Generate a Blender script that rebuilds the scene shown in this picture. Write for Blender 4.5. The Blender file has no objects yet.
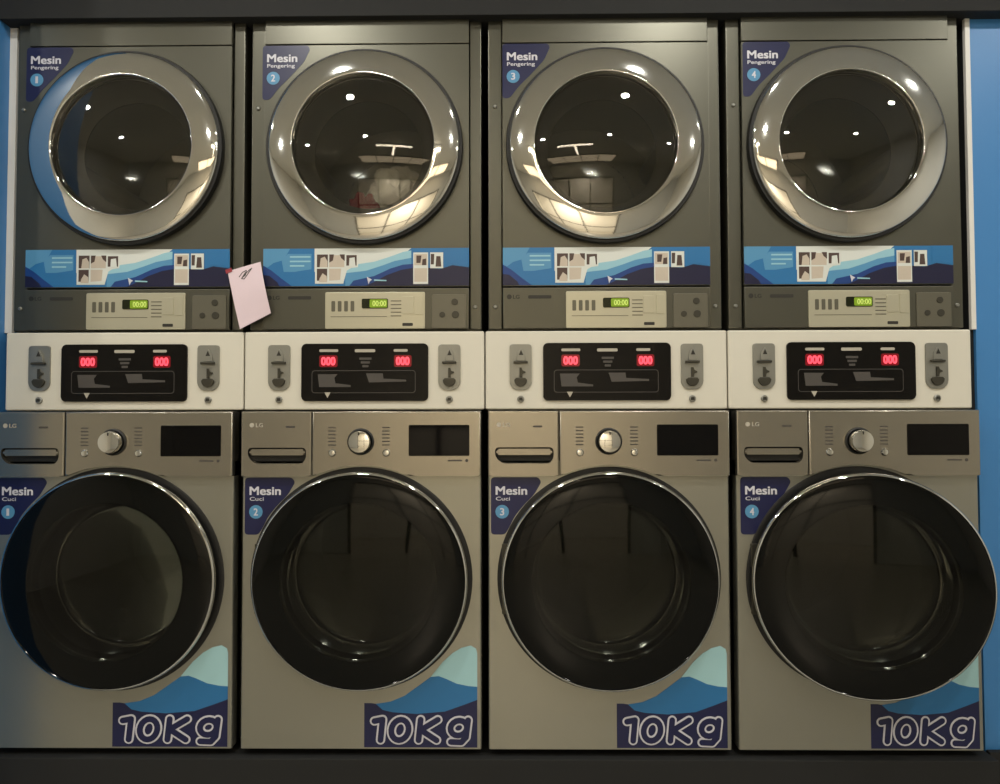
import bpy, bmesh, math, random
from mathutils import Vector, Matrix, noise
random.seed(4)
sc = bpy.context.scene
col = sc.collection
ZO = 1.15                      # height of the dividing line between payment units and washers

# ---------------------------------------------------------------- camera
F_PX, DIST = 721.74, 1.90
cam_data = bpy.data.cameras.new('camera')
cam_data.sensor_fit = 'HORIZONTAL'; cam_data.sensor_width = 36.0
cam_data.lens = F_PX * 36.0 / 1000.0
cam_data.clip_start = 0.02
cam = bpy.data.objects.new('camera', cam_data); col.objects.link(cam)
pit, yaw, rol = 0.03142, 0.01113, -0.0023
fw = Vector((-math.sin(yaw)*math.cos(pit), math.cos(yaw)*math.cos(pit), math.sin(pit)))
rt = fw.cross(Vector((0, 0, 1))).normalized(); up = rt.cross(fw)
R_ = rt*math.cos(rol) + up*math.sin(rol); U_ = up*math.cos(rol) - rt*math.sin(rol)
mw = Matrix((R_, U_, -fw)).transposed().to_4x4()
mw.translation = Vector((0.061, -DIST, ZO))
cam.matrix_world = mw
sc.camera = cam

# ---------------------------------------------------------------- world, exposure
w = bpy.data.worlds.new('world'); sc.world = w; w.use_nodes = True
w.node_tree.nodes['Background'].inputs[0].default_value = (0.9, 0.93, 1.0, 1)
w.node_tree.nodes['Background'].inputs[1].default_value = 0.15
vs = sc.view_settings
vs.view_transform = 'Standard'; vs.look = 'None'; vs.gamma = 1.0; vs.use_curve_mapping = False
vs.exposure = 0.0
DOWNLIGHT_POWER = 11.2
CEIL = 2.85
LIGHTS = [(x, y) for y in (-0.95, -2.2) for x in (-2.1, -0.7, 0.7, 2.1)]

# ---------------------------------------------------------------- materials
def lin(c):
    return tuple((v/255/12.92 if v/255 <= .04045 else ((v/255+.055)/1.055)**2.4) for v in c) + (1,)

def mat(name, rgb, metallic=0.0, rough=0.5, emit=None, estr=0.0, bump=0.0, bscale=200, var=0.0, vscale=6, coat=0.0, stretch=None, spec=0.5):
    m = bpy.data.materials.new(name); m.use_nodes = True
    nt = m.node_tree; b = nt.nodes['Principled BSDF']
    b.inputs['Base Color'].default_value = lin(rgb)
    b.inputs['Metallic'].default_value = metallic
    b.inputs['Roughness'].default_value = rough
    b.inputs['Coat Weight'].default_value = coat
    b.inputs['Specular IOR Level'].default_value = spec
    if emit:
        b.inputs['Emission Color'].default_value = lin(emit); b.inputs['Emission Strength'].default_value = estr
    tc = nt.nodes.new('ShaderNodeTexCoord')
    src = tc.outputs['Object']
    if stretch:
        mp = nt.nodes.new('ShaderNodeMapping'); mp.inputs['Scale'].default_value = stretch
        nt.links.new(src, mp.inputs[0]); src = mp.outputs[0]
    if var:
        n = nt.nodes.new('ShaderNodeTexNoise'); n.inputs['Scale'].default_value = vscale; n.inputs['Detail'].default_value = 4
        nt.links.new(src, n.inputs['Vector'])
        mx = nt.nodes.new('ShaderNodeMix'); mx.data_type = 'RGBA'
        c = lin(rgb)
        mx.inputs[6].default_value = tuple(v*(1-var) for v in c[:3])+(1,)
        mx.inputs[7].default_value = tuple(min(1, v*(1+var)) for v in c[:3])+(1,)
        nt.links.new(n.outputs['Fac'], mx.inputs[0]); nt.links.new(mx.outputs[2], b.inputs['Base Color'])
    if bump:
        n2 = nt.nodes.new('ShaderNodeTexNoise'); n2.inputs['Scale'].default_value = bscale; n2.inputs['Detail'].default_value = 2
        nt.links.new(src, n2.inputs['Vector'])
        bp = nt.nodes.new('ShaderNodeBump'); bp.inputs['Strength'].default_value = bump; bp.inputs['Distance'].default_value = 0.002
        nt.links.new(n2.outputs['Fac'], bp.inputs['Height']); nt.links.new(bp.outputs[0], b.inputs['Normal'])
    return m

def glass(name, tint, rough=0.02, ior=1.5, gloss=1.0):
    m = bpy.data.materials.new(name); m.use_nodes = True
    nt = m.node_tree; nt.nodes.clear()
    out = nt.nodes.new('ShaderNodeOutputMaterial'); mx = nt.nodes.new('ShaderNodeMixShader')
    tr = nt.nodes.new('ShaderNodeBsdfTransparent'); gl = nt.nodes.new('ShaderNodeBsdfGlossy')
    tr.inputs[0].default_value = tuple(tint)+(1,); gl.inputs['Roughness'].default_value = rough
    gl.inputs['Color'].default_value = (gloss, gloss, gloss, 1)
    fr = nt.nodes.new('ShaderNodeFresnel'); fr.inputs[0].default_value = ior
    nt.links.new(fr.outputs[0], mx.inputs[0]); nt.links.new(tr.outputs[0], mx.inputs[1]); nt.links.new(gl.outputs[0], mx.inputs[2])
    nt.links.new(mx.outputs[0], out.inputs[0])
    return m

def drum_mat(name, rgb, metallic, rough):
    """perforated sheet steel"""
    m = mat(name, rgb, metallic, rough); nt = m.node_tree; b = nt.nodes['Principled BSDF']
    tc = nt.nodes.new('ShaderNodeTexCoord'); v = nt.nodes.new('ShaderNodeTexVoronoi')
    v.inputs['Scale'].default_value = 55; v.inputs['Randomness'].default_value = 0.1
    nt.links.new(tc.outputs['Object'], v.inputs['Vector'])
    cr = nt.nodes.new('ShaderNodeMath'); cr.operation = 'GREATER_THAN'; cr.inputs[1].default_value = 0.22
    nt.links.new(v.outputs['Distance'], cr.inputs[0])
    mx = nt.nodes.new('ShaderNodeMix'); mx.data_type = 'RGBA'
    mx.inputs[6].default_value = (0.01, 0.01, 0.01, 1); mx.inputs[7].default_value = lin(rgb)
    nt.links.new(cr.outputs[0], mx.inputs[0]); nt.links.new(mx.outputs[2], b.inputs['Base Color'])
    return m

M = dict(
    dryer=mat('dryer_charcoal_steel', (94, 93, 83), 0.75, 0.36, bump=.04, bscale=400, var=.03, vscale=3),
    dryer_dark=mat('dryer_side_steel', (96, 94, 82), 0.7, 0.4, var=.03),
    washer=mat('washer_graphite_steel', (160, 159, 148), 0.8, 0.34, bump=.03, bscale=300, var=.03, vscale=3),
    washer_panel=mat('washer_panel_steel', (160, 155, 143), 0.9, 0.27, bump=.03, bscale=300, var=.03, vscale=3),
    white=mat('white_powder_coat', (216, 212, 198), 0.0, 0.38, bump=.05, bscale=500, var=.02),
    chrome=mat('polished_chrome', (220, 220, 216), 1.0, 0.05, var=.02),
    satin=mat('satin_nickel', (150, 150, 143), 0.85, 0.45, bump=.05, bscale=300),
    darkmetal=mat('dark_slot_metal', (70, 68, 60), 0.6, 0.4, var=.05),
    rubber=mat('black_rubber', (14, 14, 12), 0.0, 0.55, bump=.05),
    blackgloss=mat('black_gloss_plastic', (7, 8, 7), 0.0, 0.07, var=.05, spec=.22),
    panelblack=mat('black_display_panel', (13, 11, 9), 0.0, 0.3, var=.04, spec=.2),
    screen=mat('display_black_glass', (6, 5, 6), 0.0, 0.05, var=.02, spec=.2),
    smoked=glass('smoked_door_glass', (0.30, 0.31, 0.28), 0.02, 1.32),
    bowlw=glass('dark_bowl_glass', (0.12, 0.12, 0.11), 0.08, 1.9),
    bowli=glass('inner_dryer_glass', (0.8, 0.8, 0.76), 0.05, 1.14),
    bowld=glass('dryer_bowl_glass', (0.78, 0.79, 0.74), 0.015, 1.7),
    drum=drum_mat('perforated_drum_steel', (186, 184, 168), 0.2, 0.45),
    drum_shell=mat('drum_shell_steel', (178, 176, 162), 0.25, 0.4, var=.05),
    silver=mat('control_plate_silver', (190, 186, 164), 0.5, 0.35, bump=.03, var=.02),
    grey_plate=mat('grey_membrane_plate', (104, 101, 88), 0.4, 0.38, var=.03),
    lcd_off=mat('lcd_dark_cell', (24, 28, 8), 0.0, 0.2, var=.03),
    lcd_on=mat('lcd_green_glow', (120, 150, 30), 0.0, 0.3, emit=(130, 165, 40), estr=0.18, var=.03),
    lcd_ink=mat('lcd_bright_digits', (205, 225, 120), 0.0, 0.3, emit=(205, 225, 120), estr=0.25, var=.03),
    led=mat('red_led_digits', (255, 70, 90), 0.0, 0.3, emit=(255, 82, 100), estr=1.0, var=.01),
    led_back=mat('red_led_window', (90, 8, 16), 0.0, 0.25, emit=(190, 24, 44), estr=0.25, var=.03),
    ink=mat('dark_ink', (40, 38, 32), 0.0, 0.5, var=.04),
    inkmid=mat('grey_ink', (74, 70, 66), 0.0, 0.5, var=.04),
    inkpale=mat('pale_ink', (178, 172, 158), 0.0, 0.5, var=.02),
    textwhite=mat('printed_white', (208, 208, 216), 0.0, 0.45, var=.01),
    navy=mat('sticker_navy', (22, 26, 68), 0.0, 0.35, var=.06),
    navy2=mat('sticker_deep_navy', (20, 20, 54), 0.0, 0.35, var=.06),
    royal=mat('sticker_royal_blue', (22, 60, 124), 0.0, 0.35, var=.05),
    blue=mat('sticker_mid_blue', (42, 112, 166), 0.0, 0.35, var=.05),
    sky=mat('sticker_sky_blue', (84, 144, 184), 0.0, 0.35, var=.04),
    pale=mat('sticker_pale_blue', (150, 196, 210), 0.0, 0.35, var=.03),
    aqua=mat('sticker_pale_aqua', (165, 208, 214), 0.0, 0.35, var=.03),
    stwhite=mat('sticker_white', (214, 218, 212), 0.0, 0.35, var=.02),
    skin=mat('printed_beige', (196, 184, 168), 0.0, 0.4, var=.06, vscale=60),
    brown=mat('printed_brown', (74, 56, 50), 0.0, 0.4, var=.1, vscale=80),
    bluewall=mat('blue_painted_board', (64, 128, 188), 0.0, 0.42, bump=.06, bscale=120, var=.03, vscale=2),
    cream=mat('cream_edge_strip', (222, 220, 214), 0.0, 0.4, var=.02),
    charcoal=mat('charcoal_paint', (26, 27, 27), 0.0, 0.8, bump=.1, bscale=90, var=.06),
    plaster=mat('greige_plaster', (214, 212, 204), 0.0, 0.85, bump=.15, bscale=60, var=.03),
    ceil=mat('ceiling_board', (230, 229, 222), 0.0, 0.85, bump=.1, bscale=60, var=.02),
    floor=mat('grey_floor_tile', (158, 154, 144), 0.0, 0.3, bump=.1, bscale=30, var=.08),
    lamp=mat('lamp_lens', (255, 250, 235), 0.0, 0.4, emit=(255, 246, 226), estr=12.0, var=.01),
    warmpanel=mat('warm_reflection_glow', (255, 240, 214), 0.0, 0.4, emit=(255, 230, 192), estr=1.9, var=.01),
    tube=mat('lamp_tube', (255, 244, 220), 0.0, 0.4, emit=(255, 238, 208), estr=13.0, var=.01),
    pink=mat('pink_note_paper', (226, 206, 214), 0.0, 0.8, bump=.1, bscale=150, var=.03, vscale=20),
    red_tape=mat('red_tape', (150, 50, 60), 0.0, 0.5, var=.05),
    cloth_white=mat('white_cloth', (205, 196, 186), 0.0, 0.9, bump=.3, bscale=90, var=.08),
    cloth_red=mat('red_cloth', (150, 24, 34), 0.0, 0.9, bump=.3, bscale=90, var=.1),
    cloth_dark=mat('black_cloth', (20, 18, 18), 0.0, 0.9, bump=.3, bscale=90, var=.1),
)

# ---------------------------------------------------------------- helpers
BASE = 0.0     # height of the current thing's base, in the same measure as the shapes below

def obj(name, bm, m, parent=None, smooth=True, angle=35, off=None):
    me = bpy.data.meshes.new(name)
    bmesh.ops.recalc_face_normals(bm, faces=bm.faces)
    o3 = Vector((0, 0, BASE)) if off is None else Vector(off)
    bmesh.ops.translate(bm, verts=bm.verts, vec=-o3)
    bm.to_mesh(me); bm.free()
    for q in (m if isinstance(m, (list, tuple)) else [m]): me.materials.append(q)
    if smooth:
        for p in me.polygons: p.use_smooth = True
        me.set_sharp_from_angle(angle=math.radians(angle))
    o = bpy.data.objects.new(name, me); col.objects.link(o)
    if smooth:
        wn = o.modifiers.new('normals', 'WEIGHTED_NORMAL'); wn.keep_sharp = True; wn.weight = 100
    if parent: o.parent = parent
    return o

def thing(name, label, cat, loc, group=None):
    o = bpy.data.objects.new(name, None); col.objects.link(o)
    o.empty_display_size = .1
    o.location = loc; o['label'] = label; o['category'] = cat
    if group: o['group'] = group
    return o

def tag(o, label, cat, group=None):
    o['label'] = label; o['category'] = cat
    if group: o['group'] = group
    return o

def box(bm, x0, x1, y0, y1, z0, z1, bev=0.0, seg=2, mi=0):
    r = bmesh.ops.create_cube(bm, size=1)
    vs_ = r['verts']
    for v in vs_:
        v.co = Vector((x0+(v.co.x+.5)*(x1-x0), y0+(v.co.y+.5)*(y1-y0), z0+(v.co.z+.5)*(z1-z0)))
    fs = set(f for v in vs_ for f in v.link_faces)
    for f in fs: f.material_index = mi
    if bev:
        es = list(set(e for v in vs_ for e in v.link_edges))
        bmesh.ops.bevel(bm, geom=es, offset=bev, segments=seg, affect='EDGES', profile=0.5, material=-1)
    return bm

def prism(bm, pts, y0, y1, mi=0, bev=0.0, seg=2):
    """outline in x,z pushed from y0 (front) to y1 (back)"""
    a = [bm.verts.new((x, y0, z)) for x, z in pts]; b = [bm.verts.new((x, y1, z)) for x, z in pts]
    n = len(pts)
    f0 = bm.faces.new(a); f1 = bm.faces.new(list(reversed(b)))
    fs = [f0, f1]
    for i in range(n):
        fs.append(bm.faces.new((a[(i+1) % n], a[i], b[i], b[(i+1) % n])))
    for f in fs: f.material_index = mi
    if bev:
        es = [e for e in f0.edges]
        bmesh.ops.bevel(bm, geom=es, offset=bev, segments=seg, affect='EDGES', profile=0.5, material=-1)
    return bm

def rrect(x0, x1, z0, z1, r, n=6):
    pts = []
    for cx, cz, a0 in ((x1-r, z1-r, 0), (x0+r, z1-r, 90), (x0+r, z0+r, 180), (x1-r, z0+r, 270)):
        for i in range(n+1):
            a = math.radians(a0 + 90*i/n); pts.append((cx+r*math.cos(a), cz+r*math.sin(a)))
    return pts

def circ(cx, cz, r, n=32):
    return [(cx+r*math.cos(2*math.pi*i/n), cz+r*math.sin(2*math.pi*i/n)) for i in range(n)]

def roundpoly(pts, r, n=4):
    out = []
    k = len(pts)
    for i in range(k):
        p = Vector(pts[i]); a = Vector(pts[i-1]); b = Vector(pts[(i+1) % k])
        d1 = (a-p); d2 = (b-p); q = min(r, d1.length*.45, d2.length*.45)
        s = p+d1.normalized()*q; e = p+d2.normalized()*q
        for j in range(n+1):
            t = j/n; out.append(tuple((1-t)**2*s + 2*t*(1-t)*p + t*t*e))
    return out

def lathe(bm, prof, cx, cz, n=96, mi=0, closed=False):
    """profile of (radius, y) turned about the axis that runs front to back"""
    rings = []
    for r, y in prof:
        if r < 1e-6: rings.append([bm.verts.new((cx, y, cz))])
        else: rings.append([bm.verts.new((cx+r*math.cos(2*math.pi*i/n), y, cz+r*math.sin(2*math.pi*i/n))) for i in range(n)])
    k = len(rings)
    for j in range(k if closed else k-1):
        A = rings[j]; B = rings[(j+1) % k]
        for i in range(n):
            i2 = (i+1) % n
            if len(A) == 1 and len(B) == 1: continue
            if len(A) == 1: f = bm.faces.new((A[0], B[i], B[i2]))
            elif len(B) == 1: f = bm.faces.new((A[i], A[i2], B[0]))
            else: f = bm.faces.new((A[i], A[i2], B[i2], B[i]))
            f.material_index = mi
    return bm

def holed(bm, x0, x1, z0, z1, cx, cz, r, y0, y1, mi=0):
    """rectangular sheet with a round hole"""
    ang = [2*math.pi*i/96 for i in range(96)]
    for X in (x0, x1):
        for Z in (z0, z1): ang.append(math.atan2(Z-cz, X-cx) % (2*math.pi))
    ang = sorted(set(round(a, 6) for a in ang)); n = len(ang)
    def edge(a):
        c, s = math.cos(a), math.sin(a); t = 1e9
        if c > 1e-9: t = min(t, (x1-cx)/c)
        if c < -1e-9: t = min(t, (x0-cx)/c)
        if s > 1e-9: t = min(t, (z1-cz)/s)
        if s < -1e-9: t = min(t, (z0-cz)/s)
        return cx+c*t, cz+s*t
    L = []
    for y in (y0, y1):
        L.append(([bm.verts.new((cx+r*math.cos(a), y, cz+r*math.sin(a))) for a in ang],
                  [bm.verts.new((edge(a)[0], y, edge(a)[1])) for a in ang]))
    (i0, o0), (i1, o1) = L
    for k in range(n):
        q = (k+1) % n
        for f in ((i0[k], i0[q], o0[q], o0[k]), (i1[q], i1[k], o1[k], o1[q]),
                  (i0[q], i0[k], i1[k], i1[q]), (o0[k], o0[q], o1[q], o1[k])):
            bm.faces.new(f).material_index = mi
    return bm

def text(bm, s, x, z, y, height, width=None, bold=0.0, depth=0.0006, mi=0, shear=0.0, center=False):
    if bold:      # heavier strokes: the same letters laid a hair apart
        q = height*min(bold, .05)*1.1
        for n_, (dx, dz) in enumerate(((-q, -q*.6), (q, -q*.6), (0, 0), (-q, q*.6), (q, q*.6))):
            text(bm, s, x+dx, z+dz, y-.00004*n_, height, width, 0.0, 0, mi, shear, center)
        return bm
    cu = bpy.data.curves.new('lettering_curve', 'FONT'); cu.body = s; cu.size = 1.0
    cu.offset = bold; cu.extrude = 0.0; cu.resolution_u = 3; cu.shear = shear
    o = bpy.data.objects.new('lettering_curve', cu); col.objects.link(o)
    dg = bpy.context.evaluated_depsgraph_get(); dg.update()
    me = bpy.data.meshes.new_from_object(o.evaluated_get(dg))
    bpy.data.objects.remove(o); bpy.data.curves.remove(cu)
    t = bmesh.new(); t.from_mesh(me); bpy.data.meshes.remove(me)
    xs = [v.co.x for v in t.verts]; ys = [v.co.y for v in t.verts]
    sx0, sx1, sy0, sy1 = min(xs), max(xs), min(ys), max(ys)
    k = height/(sy1-sy0); kx = (width/(sx1-sx0)) if width else k
    ox = x - (0.5*(sx1-sx0)*kx if center else 0)
    vm = {}
    for v in t.verts: vm[v.index] = bm.verts.new((ox+(v.co.x-sx0)*kx, y, z+(v.co.y-sy0)*k))
    new = []
    for f in t.faces:
        try: nf = bm.faces.new([vm[v.index] for v in f.verts]); nf.material_index = mi; new.append(nf)
        except ValueError: pass
    t.free()
    if depth == 0: return bm
    r = bmesh.ops.extrude_face_region(bm, geom=new)
    vv = [g for g in r['geom'] if isinstance(g, bmesh.types.BMVert)]
    bmesh.ops.translate(bm, verts=vv, vec=(0, depth, 0))
    for g in r['geom']:
        if isinstance(g, bmesh.types.BMFace): g.material_index = mi
    return bm

def copy_part(src, parent):
    c = src.copy(); col.objects.link(c); c.parent = parent
    return c

N = bmesh.new
XC = [-0.96, -0.32, 0.32, 0.96]
PLACE = ['leftmost', 'second from left', 'third from left', 'rightmost']

# ---------------------------------------------------------------- the room
def struct(name, bm, m, bev=None):
    o = obj(name, bm, m, None); o['kind'] = 'structure'; return o

FZ = 0.0
struct('floor', box(N(), -3.3, 3.3, -5.3, 0.9, -0.1, FZ), M['floor'])
struct('ceiling', box(N(), -3.3, 3.3, -5.3, 0.9, CEIL, CEIL+.1), M['ceil'])
struct('wall_back', box(N(), -3.3, 3.3, 0.80, 0.90, FZ, CEIL), M['plaster'])
struct('wall_left', box(N(), -1.42, -1.303, -0.24, 0.80, FZ, CEIL), M['bluewall'])
struct('wall_right', box(N(), 1.307, 3.2, 0.03, 0.13, FZ, CEIL), M['bluewall'])
struct('wall_left_side', box(N(), -3.3, -3.2, -5.2, 0.8, FZ, CEIL), M['plaster'])
struct('wall_right_side', box(N(), 3.2, 3.3, -5.2, 0.8, FZ, CEIL), M['plaster'])
struct('trim_1', box(N(), -1.303, -1.283, 0.034, 0.046, ZO+.224, 2.228, .001), M['cream'])
struct('trim_2', box(N(), 1.294, 1.307, 0.026, 0.038, ZO+.224, 2.228, .001), M['cream'])
struct('gap_shade_lining', box(N(), 1.299, 1.307, 0.040, 0.78, FZ+.274, 2.228), M['charcoal'])  # dark lining added so the gap beside the dryer reads as shade
# dark bulkhead closing the niche over the dryers, dark plinth the washers stand on
struct('wall_header', box(N(), -1.303, 3.2, -0.012, 0.10, 2.214, CEIL, .002), M['charcoal'])
PLZ = ZO-0.877
struct('trim_3', box(N(), -1.303, 1.30, -0.035, 0.78, FZ, PLZ, .004), M['charcoal'])
struct('baseboard_right', box(N(), 1.307, 3.2, 0.012, 0.03, FZ, PLZ, .003), M['charcoal'])
# unseen shop front behind the camera; its lit room is added for warm reflections
bm = N()
box(bm, -3.3, -1.55, -5.3, -5.2, FZ, CEIL); box(bm, 1.35, 3.3, -5.3, -5.2, FZ, CEIL); box(bm, -1.55, 1.35, -5.3, -5.2, 2.2, CEIL)
struct('wall_front', bm, M['plaster'])
bm = N()
for mx_ in (-1.53, -.62, .30, 1.33): box(bm, mx_-.025, mx_+.025, -5.28, -5.22, FZ, 2.2, .004)
box(bm, -1.55, 1.35, -5.28, -5.22, 2.14, 2.2, .004); box(bm, -1.55, 1.35, -5.28, -5.22, 1.02, 1.07, .004)
struct('window_1', bm, M['darkmetal'])  # unseen frame bars, added for dark lines in the reflections
struct('wall_anteroom_far', box(N(), -2.0, 1.9, -7.4, -7.3, FZ, 2.6), M['cream'])
struct('wall_anteroom_left', box(N(), -2.1, -2.0, -7.3, -5.3, FZ, 2.6), M['cream'])
struct('wall_anteroom_right', box(N(), 1.9, 2.0, -7.3, -5.3, FZ, 2.6), M['cream'])
struct('ceiling_anteroom', box(N(), -2.1, 2.0, -7.4, -5.3, 2.6, 2.7), M['cream'])
struct('floor_anteroom', box(N(), -2.1, 2.0, -7.4, -5.3, -0.1, FZ), M['floor'])
BASE = 0
t = thing('ceiling_light', 'pair of warm tube lights set in a T on the ceiling, opposite the machines', 'light', (-.08, -2.75, CEIL))
for a in ((-.45, .45, -.05, .05), (-.05, .05, -.95, -.075)):
    obj('light_housing', box(N(), a[0], a[1], a[2], a[3], -.05, 0, .005), M['cream'], t)
    obj('light_tube', box(N(), a[0]+.02, a[1]-.02, a[2]+.012, a[3]-.012, -.072, -.048, .006), M['tube'], t)
t = thing('reflection_panel', 'wide glowing panel added on the ceiling behind the tube lights for warm reflections', 'light', (0, -4.45, CEIL))  # added glowing panel, out of view, brightens the reflections in the door rings
obj('panel_frame', box(N(), -1.25, 1.25, -.55, .55, -.03, 0, .004), M['darkmetal'], t)
for k in range(4):
    obj('glow_sheet', box(N(), -1.22+.61*k, -.65+.61*k, -.52, .52, -.034, -.028), M['warmpanel'], t)
def area(name, loc, size, power, color, rot=(0, 0, 0), parent=None, shape='DISK'):
    l = bpy.data.lights.new(name, 'AREA'); l.shape = shape; l.size = size; l.energy = power; l.color = color
    o = bpy.data.objects.new(name, l); col.objects.link(o); o.location = loc; o.rotation_euler = rot
    if parent: o.parent = parent
    return o
area('anteroom_fill_light', (0, -6.3, 2.55), .8, 110, (1.0, .84, .62))  # added unseen light that makes the room behind the camera reflect warmly

for i, (x, y) in enumerate(LIGHTS):
    row = {-0.95: 'in the row nearest the machines', -2.2: 'in the row farther from the machines'}[y]
    side = {-2.1: 'far left', -0.7: 'left of centre', 0.7: 'right of centre', 2.1: 'far right'}[x]
    BASE = 0
    t = thing('ceiling_downlight', 'round recessed ceiling downlight %s, %s' % (side, row), 'light', (x, y, CEIL), 'downlights in the ceiling')
    if i == 0:
        bm = N()
        for a, b_ in (((.058, 0), (.075, 0)),): pass
        n = 32
        prof = [(.046, -.002), (.05, -.010), (.07, -.006), (.075, 0), (.046, 0)]
        lathe(bm, prof, 0, 0, n, closed=True)
        bmesh.ops.rotate(bm, verts=bm.verts, cent=(0, 0, 0), matrix=Matrix.Rotation(math.pi/2, 3, 'X'))
        for v in bm.verts: v.co.z = -abs(v.co.z)
        rim0 = obj('light_rim', bm, M['cream'], t)
        bm = N(); bmesh.ops.create_cone(bm, cap_ends=True, segments=32, radius1=.046, radius2=.046, depth=.003, matrix=Matrix.Translation((0, 0, -.002)))
        lens0 = obj('light_lens', bm, M['lamp'], t)
    else:
        copy_part(rim0, t); copy_part(lens0, t)
    area('lamp_light', (0, 0, -.02), .09, DOWNLIGHT_POWER, (1.0, .972, .905), parent=t)

# ---------------------------------------------------------------- stickers
def badge(parent, ox, oz, second, num, wide, name_y, base_off, shape):
    """number badge: navy shape with rounded corners; ox, oz its top-left corner"""
    bm = N()
    y = name_y
    prism(bm, roundpoly([(ox+px, oz+pz) for px, pz in shape], .010), y-.0006, y, 0)
    tx = ox+.013
    text(bm, 'Mesin', tx, oz-.045, y-.0012, .021, .080, bold=.04, mi=1)
    text(bm, second, tx, oz-.060 - (0.003 if second == 'Pengering' else 0), y-.0012, .0125 if second == 'Pengering' else .0095,
         .074 if second == 'Pengering' else .036, bold=.02, mi=1)
    cx, cz = ox+.029, oz-.089
    prism(bm, circ(cx, cz, .0175, 28), y-.0012, y-.0006, 2)
    text(bm, str(num), cx, cz-.009, y-.0018, .018, .010 if num > 1 else .006, bold=.03, mi=1, center=True)
    return obj('number_sticker', bm, [M['navy'], M['textwhite'], M['sky']], parent, smooth=False)

def promo(parent, y):
    """blue advertising strip across the dryer, local x of the dryer"""
    x0, x1, z0, z1 = -.272, .278, .344, .4445
    W, H = x1-x0, z1-z0
    bm = N()
    cells = [M['sky'], M['blue'], M['royal'], M['navy2'], M['pale'], M['stwhite'], M['skin'], M['brown'], M['textwhite']]
    lv = [0]
    def pg(pts, mi):
        lv[0] += 1
        yy = y-.0006-.00006*lv[0]
        prism(bm, [(x0+a*W, z1-b*H) for a, b in pts], yy, yy+.0005, mi)
    pg([(0, 0), (1, 0), (1, 1), (0, 1)], 1)
    pg([(0, 0), (.13, 0), (.10, .30), (.05, .38), (.02, .50), (0, .45)], 0)
    pg([(.12, .14), (.235, .14), (.235, .55), (.15, .62), (.10, .62), (.09, .32)], 0)
    pg([(.13, .20), (.23, .20), (.23, .24), (.13, .24)], 4)
    pg([(.13, .32), (.23, .32), (.23, .36), (.13, .36)], 4)
    pg([(.13, .44), (.20, .44), (.20, .48), (.13, .48)], 4)
    pg([(0, .45), (.04, .58), (.09, .80), (.14, 1), (0, 1)], 2)
    pg([(0, .70), (.03, .72), (.07, .90), (.08, 1), (0, 1)], 3)
    pg([(.25, 0), (.72, 0), (.68, .18), (.58, .42), (.46, .58), (.36, .62), (.25, .62)], 5)
    pg([(.46, .42), (.54, .36), (.62, .22), (.68, .10), (.72, .06), (.72, .5), (.6, .7), (.44, .72), (.38, .68)], 4)
    pg([(.40, .66), (.50, .60), (.58, .46), (.64, .34), (.72, .26), (.72, 1), (.40, 1)], 0)
    pg([(.44, .86), (.54, .74), (.62, .54), (.68, .44), (.73, .42), (.73, 1), (.42, 1)], 2)
    pg([(.54, .90), (.60, .72), (.67, .58), (.76, .50), (.86, .56), (.92, .46), (1, .52), (1, 1), (.50, 1)], 3)
    pg([(.90, 0), (1, 0), (1, .50), (.93, .42), (.90, .46)], 1)
    # little photographs
    pg([(.253, .10), (.46, .10), (.47, .20), (.46, .50), (.41, .54), (.39, .94), (.253, .94)], 5)
    pg([(.262, .16), (.315, .16), (.315, .50), (.262, .50)], 7)
    pg([(.28, .26), (.30, .22), (.313, .34), (.313, .50), (.275, .50)], 6)
    pg([(.262, .54), (.312, .54), (.312, .86), (.262, .86)], 7)
    pg([(.275, .80), (.29, .66), (.31, .74), (.312, .90), (.272, .90)], 6)
    pg([(.322, .18), (.395, .18), (.395, .50), (.322, .50)], 6)
    pg([(.322, .16), (.345, .16), (.34, .32), (.322, .38)], 7)
    pg([(.372, .16), (.397, .16), (.397, .34), (.38, .26)], 7)
    pg([(.322, .54), (.38, .54), (.375, .84), (.322, .86)], 6)
    pg([(.405, .18), (.455, .18), (.455, .46), (.405, .46)], 7)
    pg([(.42, .26), (.445, .24), (.45, .48), (.418, .48)], 5)
    pg([(.73, .12), (.802, .12), (.802, .96), (.73, .96)], 5)
    pg([(.735, .16), (.797, .16), (.797, .46), (.735, .46)], 6)
    pg([(.745, .20), (.77, .20), (.765, .40), (.745, .40)], 7)
    pg([(.775, .30), (.793, .28), (.793, .46), (.772, .46)], 7)
    pg([(.735, .54), (.797, .54), (.797, .90), (.735, .90)], 6)
    pg([(.812, .12), (.875, .12), (.875, .54), (.812, .54)], 5)
    pg([(.815, .16), (.832, .16), (.83, .44), (.815, .44)], 7)
    pg([(.842, .22), (.862, .22), (.866, .50), (.838, .50)], 7)
    # small white arrow mark and its line of lettering
    pg([(.505, .76), (.53, .84), (.52, .88), (.513, .96)], 8)
    pg([(.54, .83), (.60, .85), (.60, .88), (.54, .87)], 4)
    return obj('promotional_sticker', bm, cells, parent, smooth=False)

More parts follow.
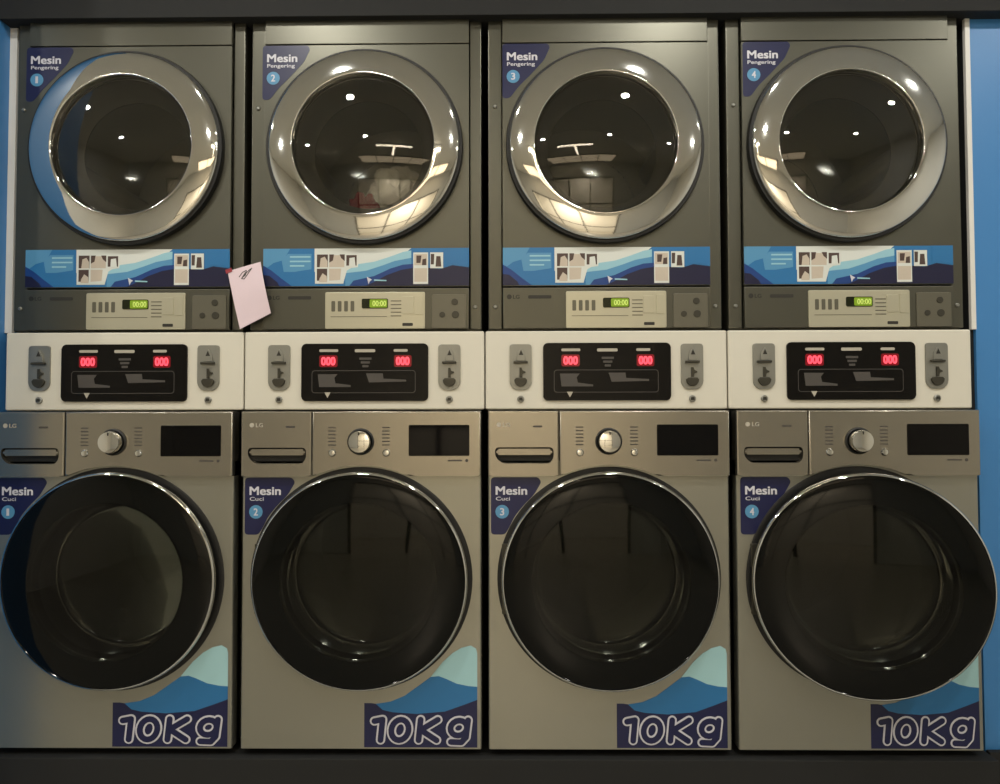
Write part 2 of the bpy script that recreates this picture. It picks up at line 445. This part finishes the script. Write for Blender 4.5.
# ---------------------------------------------------------------- dryers
YD = .010          # plane of the dryers' front sheets
YR = YD+.022       # plane the door ring is measured from
def make_dryer(i):
    global BASE
    xc = XC[i]
    BASE = .226
    lab = ['dark grey stacked dryer numbered 1, leftmost, its door ring reflecting the blue wall',
           'dark grey stacked dryer numbered 2, with red and white laundry inside',
           'dark grey stacked dryer numbered 3, with an empty drum behind bright glass',
           'dark grey stacked dryer numbered 4, rightmost, beside the blue wall panel'][i]
    t = thing('tumble_dryer', lab, 'dryer', (xc, 0, ZO+BASE), 'dryers in the upper row')
    hw = .311
    bm = N()   # cabinet shell, open at the front
    for a in ((-hw, -hw+.004, YD+.022, .76, .226, 1.09), (hw-.004, hw, YD+.022, .76, .226, 1.09),
              (-hw, hw, YD+.022, .76, 1.086, 1.09), (-hw, hw, YD+.022, .76, .226, .23), (-hw, hw, .756, .76, .226, 1.09)):
        box(bm, *a)
    obj('cabinet', bm, M['dryer_dark'], t)
    for s in (-1, 1):   # side columns either side of the front sheet
        bm = N()
        xa, xb = (-hw, -.2735) if s < 0 else (.2795, hw)
        prism(bm, [(xa, .228), (xb, .228), (xb, 1.09), (xa, 1.09)], YD+.012, YD+.022, bev=.004)
        obj('side_column', bm, M['dryer'], t)
    bm = N(); holed(bm, -.272, .278, .342, .9965, 0, .716, .248, YD, YD+.012)
    obj('front_panel', bm, M['dryer'], t)
    bm = N(); prism(bm, [(-.272, 1.0000), (.278, 1.0000), (.278, 1.09), (-.272, 1.09)], YD, YD+.012, bev=.002)
    obj('top_panel', bm, M['dryer'], t)
    bm = N(); prism(bm, [(-.272, .228), (.278, .228), (.278, .338), (-.272, .338)], YD, YD+.012, bev=.003)
    obj('lower_panel', bm, M['dryer'], t)
    # door: chrome ring, black seal, glass bowl
    cz = .716
    bm = N(); lathe(bm, [(.2545, YR-.030), (.2545, YR-.042), (.2530, YR-.0470), (.2500, YR-.0500), (.243, YR-.0523), (.230, YR-.0552),
                         (.215, YR-.0578), (.200, YR-.0598), (.190, YR-.0608), (.1875, YR-.060), (.186, YR-.056), (.185, YR-.040), (.19, YR-.024), (.25, YR-.024)], 0, cz, closed=True)
    door = obj('door', bm, M['chrome'], t, angle=60)
    bm = N(); lathe(bm, [(.2625, YD-.0005), (.2625, YD-.014), (.2605, YD-.018), (.2535, YD-.018), (.249, YD-.004), (.249, YD-.0005)], 0, cz, closed=True)
    obj('door_seal', bm, M['rubber'], door)
    bm = N()
    Rg = .80; y_edge = YR-.046
    prof = [(r_, y_edge-(math.sqrt(Rg*Rg-r_*r_)-math.sqrt(Rg*Rg-.1865**2))) for r_ in [.1865-.1865*k/14 for k in range(15)]]
    lathe(bm, prof, 0, cz)
    obj('door_glass', bm, M['bowld'], door, angle=80)
    bm = N(); lathe(bm, [(.186, YR-.03), (.17, YR-.01), (.162, YR+.02), (.150, YR+.03), (.150, YR+.036), (.168, YR+.03), (.176, YR-.005), (.190, YR-.022)], 0, cz, closed=True)
    obj('glass_retainer', bm, M['grey_plate'], door, angle=60)
    bm = N(); lathe(bm, [(.150, YR+.032), (.12, YR+.040), (.06, YR+.044), (0, YR+.045)], 0, cz)
    obj('inner_glass', bm, M['bowli'], door, angle=80)
    # drum
    bm = N()
    lathe(bm, [(.235, YD+.03), (.245, YD+.05), (.285, YD+.08), (.285, YD+.60)], 0, cz, 64)
    drum = obj('drum', bm, M['drum_shell'], t)
    bm = N(); lathe(bm, [(.285, YD+.60), (.19, YD+.60), (.18, YD+.585), (.05, YD+.58), (0, YD+.575)], 0, cz, 64)
    obj('drum_back', bm, M['drum'], drum)
    for k in range(3):
        a = math.radians(90+120*k + 17*i)
        bm = N(); box(bm, -.03, .03, YD+.09, YD+.59, -.285, -.225, .02, 3)
        bmesh.ops.rotate(bm, verts=bm.verts, cent=(0, 0, 0), matrix=Matrix.Rotation(a, 3, 'Y'))
        bmesh.ops.translate(bm, verts=bm.verts, vec=(0, 0, cz))
        obj('drum_paddle', bm, M['drum_shell'], drum)
    bm = N(); lathe(bm, [(.249, YD+.004), (.249, YD+.05), (.23, YD+.03), (.222, YD+.002), (.23, YD-.006), (.24, YD-.002)], 0, cz, 64, closed=True)
    obj('drum_seal', bm, M['rubber'], t)
    # stickers
    badge(t, -.272+(-.007, -.006, .0, .003)[i], .996, 'Pengering', i+1, .12, YD, 0,
          [(0, 0), (.122, 0), (.128, -.010), (.112, -.045), (.075, -.085), (.042, -.118), (.020, -.148), (0, -.148)])
    promo(t, YD)
    # controls
    bm = N(); prism(bm, rrect(-.105, .161, .229, .327, .004, 3), YD-.004, YD, bev=.0015)
    cp = obj('control_panel', bm, M['silver'], t)
    bm = N(); prism(bm, rrect(-.007, .063, .283, .309, .004, 3), YD-.0055, YD-.004, mi=0)
    prism(bm, rrect(.014, .061, .285, .307, .003, 3), YD-.0058, YD-.0054, mi=1)
    text(bm, '00:00', .022, .289, YD-.0064, .014, .036, bold=.02, mi=2)
    obj('display', bm, [M['lcd_off'], M['lcd_on'], M['lcd_ink']], cp, smooth=False)
    bm = N()
    for k in range(4):
        prism(bm, rrect(-.088+.017*k, -.078+.017*k, .275, .303, .002, 2), YD-.0045, YD-.004)
    for k in range(5):
        prism(bm, [(.07, .304-.010*k), (.098, .304-.010*k), (.098, .3015-.010*k), (.07, .3015-.010*k)], YD-.0045, YD-.004)
    prism(bm, [(-.09, .262), (.06, .262), (.06, .2605), (-.09, .2605)], YD-.0045, YD-.004)
    obj('panel_print', bm, M['grey_plate'], cp, smooth=False)
    bm = N(); prism(bm, rrect(.100, .130, .268, .314, .003, 3), YD-.0055, YD-.004, bev=.0006)
    obj('button', bm, M['silver'], cp)
    bm = N(); prism(bm, rrect(.134, .155, .266, .318, .003, 3), YD-.0055, YD-.004, bev=.0006)
    obj('button', bm, M['silver'], cp)
    bm = N(); prism(bm, rrect(.101, .129, .236, .244, .002, 3), YD-.0045, YD-.004)
    obj('indicator_mark', bm, M['ink'], cp, smooth=False)
    bm = N(); prism(bm, rrect(.179, .270, .230, .320, .004, 3), YD-.003, YD, bev=.0012)
    mp = obj('membrane_keypad', bm, M['grey_plate'], t)
    for (kx, kz, r) in ((.240, .300, .009), (.207, .266, .008), (.242, .266, .010)):
        bm = N(); prism(bm, circ(kx, kz, r, 20), YD-.0045, YD-.003, bev=.001)
        obj('button', bm, M['darkmetal'], mp)
    bm = N(); prism(bm, circ(-.255, .313, .0065, 20), YD-.0006, YD)
    text(bm, 'LG', -.245, .308, YD-.0006, .010, .017, bold=.04)
    prism(bm, rrect(-.205, -.143, .308, .317, .003, 3), YD-.0006, YD)
    obj('maker_mark', bm, M['ink'], t, smooth=False)
    for sx in (-.292, .294):
        for sz in (.288, .83):
            if sz > .5 and sx > 0: continue
            bm = N(); lathe(bm, [(.0055, YD+.012), (.005, YD+.009), (.003, YD+.007), (0, YD+.007)], sx, sz, 16)
            obj('screw', bm, M['satin'], t)
    return t
for i in range(4): make_dryer(i)

# ---------------------------------------------------------------- payment units
YB = .006
def make_unit(i):
    global BASE
    xc = XC[i]; BASE = .014
    lab = ['white coin payment unit under dryer 1, leftmost of the four, beside the blue wall',
           'white coin payment unit between dryer 2 and washer 2, just right below the pink note',
           'white coin payment unit between dryer 3 and washer 3',
           'white coin payment unit under dryer 4, rightmost, above the washer with its door ajar'][i]
    t = thing('payment_unit', lab, 'coin box', (xc, 0, ZO+BASE), 'coin payment units between the machines')
    bm = N(); box(bm, -.3185, .3185, YB, .74, .014, .2215, .0045, 3)
    obj('housing', bm, M['white'], t)
    bm = N(); prism(bm, rrect(-.166, .170, .037, .189, .012), YB-.005, YB, bev=.002)
    dp = obj('display_panel', bm, M['panelblack'], t)
    yp = YB-.005
    for (x0, x1) in ((-.118, -.070), (.080, .126)):
        bm = N(); prism(bm, rrect(x0, x1, .127, .158, .005, 3), yp-.0006, yp, mi=0)
        text(bm, '000', x0+.006, .132, yp-.0014, .021, x1-x0-.012, bold=.06, mi=1)
        obj('red_display', bm, [M['led_back'], M['led']], dp, smooth=False)
    bm = N()
    for (x0, x1, z0, z1) in ((-.118, -.068, .167, .174), (-.024, .030, .166, .174), (.079, .116, .167, .174)):
        prism(bm, rrect(x0, x1, z0, z1, .003, 3), yp-.0006, yp, mi=0)
    for k in range(3):
        prism(bm, rrect(-.012+.004*k, .020-.004*k, .146-.010*k, .152-.010*k, .001, 2), yp-.0006, yp, mi=1)
    # thin outlined box with its instruction pictures
    o_ = rrect(-.138, .137, .058, .118, .008, 4); i_ = rrect(-.1365, .1355, .0595, .1165, .007, 4)
    A = [bm.verts.new((x, yp-.0006, z)) for x, z in o_]; B = [bm.verts.new((x, yp-.0006, z)) for x, z in i_]
    for k in range(len(A)):
        f = bm.faces.new((A[k], A[(k+1) % len(A)], B[(k+1) % len(A)], B[k])); f.material_index = 1
    prism(bm, [(-.122, .108), (-.070, .108), (-.078, .098), (-.075, .084), (-.035, .079), (-.035, .074), (-.118, .074)], yp-.0006, yp, mi=1)
    prism(bm, [(.006, .110), (.050, .110), (.052, .096), (.112, .093), (.112, .088), (.014, .086)], yp-.0006, yp, mi=1)
    prism(bm, [(-.104, .060), (-.088, .060), (-.096, .045)], yp-.0008, yp, mi=0)
    obj('panel_print', bm, [M['inkpale'], M['inkmid']], dp, smooth=False)
    for s, cx in ((-1, -.2255), (1, .2260)):
        bm = N(); prism(bm, roundpoly([(cx-.029, .186), (cx+.029, .186), (cx+.029, .080), (cx+.017, .066), (cx-.017, .066), (cx-.029, .080)], .008), YB-.004, YB, bev=.0015)
        pl = obj('coin_plate', bm, M['satin'], t)
        y = YB-.004
        bm = N(); prism(bm, [(cx-.011, .142), (cx+.013, .142), (cx+.011, .160), (cx+.001, .175), (cx-.009, .160)], y-.005, y, bev=.0015)
        g = obj('coin_slot', bm, M['satin'], pl)
        bm = N(); prism(bm, [(cx-.005, .157), (cx+.007, .157), (cx+.001, .171)], y-.0056, y-.0045)
        obj('slot_opening', bm, M['ink'], g, smooth=False)
        bm = N(); box(bm, cx-.019, cx+.019, y-.008, y, .135, .1415, .002)
        obj('eject_bar', bm, M['darkmetal'], pl)
        bm = N(); prism(bm, [(cx-.003, .098), (cx+.004, .098), (cx+.004, .108), (cx+.013, .110), (cx+.012, .114), (cx+.004, .116), (cx+.003, .124), (cx-.003, .124)], y-.004, y, bev=.001)
        obj('return_lever', bm, M['darkmetal'], pl)
        bm = N()
        prism(bm, [(cx+.017*math.cos(a), .092+.018*math.sin(a)) for a in [math.pi+math.pi*k/14 for k in range(15)]]+[(cx+.012, .097), (cx-.012, .097)], y-.006, y, bev=.002)
        obj('coin_return', bm, M['darkmetal'], pl)
        bm = N(); lathe(bm, [(.009, YB), (.009, YB-.004), (.007, YB-.006), (0, YB-.006)], cx, .041, 20)
        lk = obj('lock', bm, M['satin'], t)
        bm = N(); prism(bm, [(cx-.0055, .037), (cx+.0055, .037), (cx+.004, .045), (cx-.004, .045)], YB-.0066, YB-.0058)
        obj('keyhole', bm, M['ink'], lk, smooth=False)
    return t
for i in range(4): make_unit(i)

# ---------------------------------------------------------------- washers
def stroke(bm, pts, wd, y, mi):
    for k in range(len(pts)-1):
        a = Vector(pts[k]); b = Vector(pts[k+1]); d = (b-a)
        if d.length < 1e-6: continue
        a0 = math.atan2(d.y, d.x); r = wd/2
        q = [(b.x+r*math.cos(a0+t), b.y+r*math.sin(a0+t)) for t in [math.radians(-90+22.5*j) for j in range(9)]]
        q += [(a.x+r*math.cos(a0+t), a.y+r*math.sin(a0+t)) for t in [math.radians(90+22.5*j) for j in range(9)]]
        prism(bm, q, y-.00002*k, y+.0004, mi)

def capacity_letters():
    """centre lines of the characters 1 0 K g"""
    top, bot = -.782, -.834
    def S(x, z): return (x+(z-bot)*.10, z)
    L = [[S(.040, top-.004), S(.060, top), S(.060, bot)]]
    L.append([S(.106+.0215*math.cos(2*math.pi*k/20), (top+bot)/2+(top-bot)/2*math.sin(2*math.pi*k/20)) for k in range(21)])
    L += [[S(.155, top), S(.155, bot)], [S(.198, top), S(.158, -.808), S(.200, bot)]]
    L.append([S(.252+.0205*math.cos(2*math.pi*k/16), -.803+.019*math.sin(2*math.pi*k/16)) for k in range(17)])
    L.append([S(.2735, -.783), S(.2725, -.826), S(.262, -.839), S(.236, -.838)])
    return L

def outline_panel(x0, x1):
    """front of the control panel between x0 and x1: flat top, lower edge arching over the door"""
    def low(x):
        r = .293
        return max(-.158, -.423+math.sqrt(max(0, r*r-x*x))) if abs(x) < r else -.158
    n = max(2, int((x1-x0)/.012))
    return [(x0, .010), (x1, .010)] + [(x1+(x0-x1)*k/n, low(x1+(x0-x1)*k/n)) for k in range(n+1)]

def make_washer(i):
    global BASE
    xc = XC[i]; BASE = -.877
    lab = ['graphite front-loading washer numbered 1, leftmost, with its pale dial facing out',
           'graphite front-loading washer numbered 2, door shut, standing between washers 1 and 3',
           'graphite front-loading washer numbered 3, door shut, left of the washer with the open door',
           'graphite front-loading washer numbered 4, rightmost, its round door hanging ajar'][i]
    t = thing('washing_machine', lab, 'washing machine', (xc, 0, ZO+BASE), 'washers in the lower row')
    hw = .311
    YF = -.022         # front sheet
    bm = N()
    for a in ((-hw, -hw+.004, .012, .74, -.857, .010), (hw-.004, hw, .012, .74, -.857, .010),
              (-hw, hw, .012, .74, .006, .010), (-hw, hw, .012, .74, -.857, -.853), (-hw, hw, .736, .74, -.857, .010)):
        box(bm, *a)
    obj('cabinet', bm, M['washer'], t)
    bm = N(); holed(bm, -hw+.004, hw-.004, -.857, -.120, 0, -.423, .235, YF, YF+.012)
    for s_ in (-1, 1):      # rounded edge down each side of the front
        q = [(hw-.004, YF+.012), (hw-.004, YF)] + [(hw-.004+.004*math.sin(a_), YF+.006-.006*math.cos(a_)) for a_ in [math.pi/2*k/4 for k in range(1, 5)]] + [(hw, .03), (hw-.004, .03)]
        A_ = [bm.verts.new((s_*x_, y_, -.857)) for x_, y_ in q]; B_ = [bm.verts.new((s_*x_, y_, -.120)) for x_, y_ in q]
        bm.faces.new(A_); bm.faces.new(list(reversed(B_)))
        for k in range(len(q)): bm.faces.new((A_[k], A_[(k+1) % len(q)], B_[(k+1) % len(q)], B_[k]))
    obj('front_panel', bm, M['washer'], t)
    bm = N(); lathe(bm, [(.288, YF), (.285, YF-.002), (.27, YF-.003), (.262, YF)], 0, -.423, closed=True)
    obj('door_gap_shade', bm, M['rubber'], t)  # black colour stands in for the shaded gap around the door
    for fx in (-.27, .27):
        for fy in (.05, .68):
            bm = N(); bmesh.ops.create_cone(bm, cap_ends=True, segments=20, radius1=.022, radius2=.016, depth=.02, matrix=Matrix.Translation((fx, fy, -.867)))
            obj('foot', bm, M['rubber'], t)
    # panel and drawer
    bm = N(); prism(bm, outline_panel(-.1265, hw), -.035, .030, bev=.005, seg=3)
    panel = obj('control_panel', bm, M['washer_panel'], t)
    bm = N(); prism(bm, outline_panel(-hw, -.1285), -.035, .030, bev=.0035, seg=3)
    dr = obj('detergent_drawer', bm, M['washer_panel'], t)
    # recessed grip cut into the drawer
    cut = N(); prism(cut, roundpoly([(-.293, -.084), (-.142, -.084), (-.142, -.112), (-.152, -.126), (-.275, -.126), (-.293, -.108)], .012), -.06, .004)
    tmp = obj('grip_cutter', cut, M['washer_panel'], None); tmp.location = t.location
    bpy.context.view_layer.update()
    dr.modifiers.clear(); md = dr.modifiers.new('grip', 'BOOLEAN'); md.object = tmp; md.operation = 'DIFFERENCE'; md.solver = 'EXACT'
    dg = bpy.context.evaluated_depsgraph_get()
    nm = bpy.data.meshes.new_from_object(dr.evaluated_get(dg)); dr.modifiers.clear(); dr.data = nm
    tb = N(); tb.from_mesh(nm); bmesh.ops.remove_doubles(tb, verts=tb.verts, dist=1e-6)
    bmesh.ops.triangulate(tb, faces=[f for f in tb.faces if len(f.verts) > 4], ngon_method='EAR_CLIP'); tb.to_mesh(nm); tb.free()
    for p in nm.polygons: p.use_smooth = False
    bpy.data.objects.remove(tmp)
    bm = N(); prism(bm, roundpoly([(-.290, -.088), (-.145, -.088), (-.145, -.104), (-.290, -.104)], .006), -.0325, -.004, bev=.005)
    obj('drawer_grip', bm, M['washer_panel'], dr)
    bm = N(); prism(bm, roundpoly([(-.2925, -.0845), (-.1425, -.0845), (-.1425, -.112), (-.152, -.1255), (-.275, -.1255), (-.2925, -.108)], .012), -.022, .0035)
    obj('grip_shade', bm, M['rubber'], dr)  # black plate added behind the grip so the recess looks shaded
    yk = -.035
    bm = N(); prism(bm, circ(-.283, -.026, .006, 20), yk-.0006, yk); text(bm, 'LG', -.272, -.031, yk-.0006, .010, .018, bold=.04)
    obj('maker_mark', bm, M['inkpale'], dr, smooth=False)
    bm = N(); prism(bm, rrect(-.195, -.171, -.033, -.028, .002, 3), yk-.0006, yk)
    obj('drawer_print', bm, M['inkmid'], dr, smooth=False)
    # dial
    bm = N(); lathe(bm, [(.0335, yk), (.0345, yk-.003), (.031, yk-.005), (.029, yk-.001)], 0, -.069, 48, closed=True)
    obj('dial_ring', bm, M['rubber'], panel)
    bm = N(); lathe(bm, [(.029, yk+.002), (.029, yk-.003), (.028, yk-.022), (.0265, yk-.025), (.018, yk-.0262), (0, yk-.0268)], 0, -.069, 48)
    dial = obj('program_dial', bm, M['chrome'], panel)
    bm = N(); prism(bm, rrect(-.0015, .0015, -.052, -.044, .001, 2), yk-.0268, yk-.024)
    obj('dial_pointer', bm, M['ink'], dial)
    for sx in (-.074, .066):
        bm = N(); lathe(bm, [(.010, yk), (.0095, yk-.002), (.007, yk-.0045), (0, yk-.0055)], sx, -.098, 24)
        obj('button', bm, M['chrome'], panel)
    bm = N()
    for sx in (-.085, .055):
        for k in range(6): prism(bm, rrect(sx, sx+.020, -.034-.009*k, -.031-.009*k, .001, 2), yk-.0005, yk)
    prism(bm, rrect(.225, .262, -.120, -.116, .001, 2), yk-.0005, yk); prism(bm, circ(.274, -.118, .004, 14), yk-.0005, yk)
    obj('panel_print', bm, M['inkmid'], panel, smooth=False)
    bm = N(); prism(bm, rrect(.124, .281, -.106, -.026, .003, 3), yk-.0015, yk, bev=.0007)
    obj('display', bm, M['screen'], panel)
    # door, hung on its left edge
    cz = -.423; hx = -.277
    OFF = (hx, YF-.002, cz)
    bm = N()
    lathe(bm, [(.262, -.026), (.2695, -.036), (.2725, -.046), (.2725, -.056), (.262, -.0600), (.235, -.0635), (.205, -.0655), (.198, -.0655), (.198, -.050), (.19, -.032), (.22, -.026)], 0, cz, closed=True)
    door = obj('door', bm, M['blackgloss'], t, angle=50, off=OFF)
    door.location = (hx, YF-.002, cz-BASE)
    O2 = OFF
    bm = N(); lathe(bm, [(.2725, -.044), (.2765, -.0465), (.2775, -.052), (.2755, -.0575), (.2715, -.059), (.2715, -.05)], 0, cz, closed=True)
    obj('door_trim', bm, M['chrome'], door, angle=70, off=O2)
    bm = N(); lathe(bm, [(.2005, -.0658), (.15, -.0678), (.1, -.0692), (.05, -.07), (0, -.0703)], 0, cz)
    obj('door_glass', bm, M['smoked'], door, angle=80, off=O2)
    bm = N(); lathe(bm, [(.198, -.052), (.1965, -.02), (.195, .01), (.193, .040), (.189, .049), (.175, .056), (.12, .064), (.06, .068), (0, .069)], 0, cz, 64)
    obj('glass_bowl', bm, M['bowlw'], door, angle=80, off=O2)
    for dz in (-.09, .03):
        bm = N(); box(bm, hx+.001, hx+.02, -.028, YF+.004, cz+dz, cz+dz+.06, .002)
        obj('hinge', bm, M['darkmetal'], t)
    if i == 3: door.rotation_euler = (0, 0, math.radians(-11.3))
    bm = N(); lathe(bm, [(.234, .0), (.225, -.018), (.212, -.014), (.205, .02), (.215, .07), (.235, .07)], 0, cz, 64, closed=True)
    obj('rubber_gasket', bm, M['rubber'], t)
    bm = N(); lathe(bm, [(.225, .07), (.255, .09), (.255, .56)], 0, cz, 64)
    drum = obj('drum', bm, M['drum_shell'], t)
    bm = N(); lathe(bm, [(.255, .56), (.12, .55), (.06, .54), (0, .54)], 0, cz, 64)
    obj('drum_back', bm, M['drum'], drum)
    # stickers
    badge(t, -.304+(-.005, 0, 0, .004)[i], -.162, 'Cuci', i+1, .12, YF, 0,
          [(0, 0), (.122, 0), (.131, -.012), (.112, -.045), (.085, -.072), (.062, -.100), (.046, -.132), (.036, -.148), (0, -.148)])
    bm = N()
    xa, xb = .019, .3015
    zt, zb = -.741, -.853
    wave = [(.019, -.741), (.036, -.741), (.048, -.743), (.085, -.737), (.12, -.722), (.15, -.700), (.185, -.674)]
    prism(bm, wave + [(.215, -.636), (.24, -.613), (.262, -.600), (.285, -.594), (.2985, -.602), (xb, -.614), (xb, zb), (xa, zb)], YF-.0006, YF, mi=0)
    prism(bm, [(.185, -.674), (.215, -.636), (.24, -.613), (.262, -.600), (.285, -.594), (.2985, -.602), (xb, -.614), (xb, -.699), (.278, -.697), (.25, -.691), (.224, -.679), (.205, -.672)], YF-.0009, YF-.0005, mi=1)
    prism(bm, [(.185, -.674), (.205, -.672), (.224, -.679), (.25, -.691), (.278, -.697), (xb, -.699), (xb, -.732), (.27, -.744), (.22, -.762), (.15, -.768), (.09, -.764), (.065, -.758), (.048, -.743), (.085, -.737), (.12, -.722), (.15, -.700)], YF-.0008, YF-.0005, mi=2)
    for (wd, mi, yy) in ((.0235, 3, -.0014), (.0145, 0, -.0024)):
        for n_, path in enumerate(capacity_letters()): stroke(bm, path, wd, YF+yy-.00045*(n_ in (3, 5)), mi)
    kx = (1.055, 1.03, 1.0, .975)[i]
    for v in bm.verts: v.co.x = xb-(xb-v.co.x)*kx-.0015
    obj('capacity_sticker', bm, [M['navy'], M['aqua'], M['blue'], M['textwhite']], t, smooth=False)
    if i == 0: t.location.x -= .004
    return t
for i in range(4): make_washer(i)

# ---------------------------------------------------------------- pink note
BASE = .228
t = thing('paper_note', 'pink paper note with a scribble, hanging askew over the gap between dryers 1 and 2', 'note', (-.635, 0, ZO+BASE-.004))
bm = N()
P4 = [Vector((-.689, .387)), Vector((-.601, .412)), Vector((-.571, .274)), Vector((-.653, .232))]
nx, nz = 10, 12
def npt(u, v):
    a = P4[0].lerp(P4[1], u); b = P4[3].lerp(P4[2], u); p = a.lerp(b, v)
    return (p.x+.64, YD-.010-.006*math.sin(math.pi*v)*(.4+.6*u) - .004*v, p.y)
g = [[bm.verts.new(npt(i/nx, j/nz)) for i in range(nx+1)] for j in range(nz+1)]
for j in range(nz):
    for i in range(nx): bm.faces.new((g[j][i], g[j][i+1], g[j+1][i+1], g[j+1][i]))
r = bmesh.ops.extrude_face_region(bm, geom=bm.faces[:])
bmesh.ops.translate(bm, verts=[q for q in r['geom'] if isinstance(q, bmesh.types.BMVert)], vec=(0, .0004, 0))
obj('paper_sheet', bm, M['pink'], t)
bm = N()
path = [(.30, .16), (.42, .10), (.55, .08), (.50, .16), (.38, .19), (.50, .14), (.64, .09), (.72, .07), (.58, .15), (.44, .22), (.36, .20), (.52, .11)]
for k in range(len(path)-1):
    a = Vector(npt(*path[k])); b = Vector(npt(*path[k+1])); d = (b-a).normalized(); s = Vector((-d.z, 0, d.x))*.0011
    y = Vector((0, -.0005, 0))
    q = [bm.verts.new(v+y) for v in (a-s, a+s, b+s, b-s)]; bm.faces.new(q)
obj('handwriting', bm, M['inkmid'], t, smooth=False)
bm = N(); prism(bm, [(-.052, .380), (-.036, .386), (-.038, .396), (-.054, .390)], YD-.0125, YD-.0105)
obj('tape', bm, M['red_tape'], t, smooth=False)

# ---------------------------------------------------------------- laundry in dryer 2
def garment(name, label, cx, y, z, sx, sy, sz, m, seed):
    bm = N(); bmesh.ops.create_icosphere(bm, subdivisions=5, radius=1)
    for v in bm.verts:
        p = v.co.copy()
        n = noise.fractal(p*1.6+Vector((seed, 0, 0)), 1.0, 2.2, 5)
        rdg = abs(noise.noise(p*3.2+Vector((0, seed, 0))))
        k = 1+.28*n-.34*rdg
        v.co = Vector((p.x*sx*k, p.y*sy*k, p.z*sz*k))
    zb = min(v.co.z for v in bm.verts)
    global BASE
    BASE = zb
    o = obj(name, bm, m, None, angle=70); o.location = (cx, y, z+ZO+zb)
    tag(o, label, 'laundry', 'laundry in dryer 2'); return o
cx = XC[1]
garment('shirt', 'crumpled whitish garment piled in the drum of dryer 2', cx+.045, YD+.24, .62, .10, .07, .12, M['cloth_white'], 3.1)
garment('towel', 'red cloth at the bottom of the drum of dryer 2', cx-.03, YD+.13, .575, .045, .032, .055, M['cloth_red'], 7.7)
garment('sock', 'black cloth beside the red cloth in dryer 2', cx-.10, YD+.20, .56, .05, .04, .05, M['cloth_dark'], 12.3)
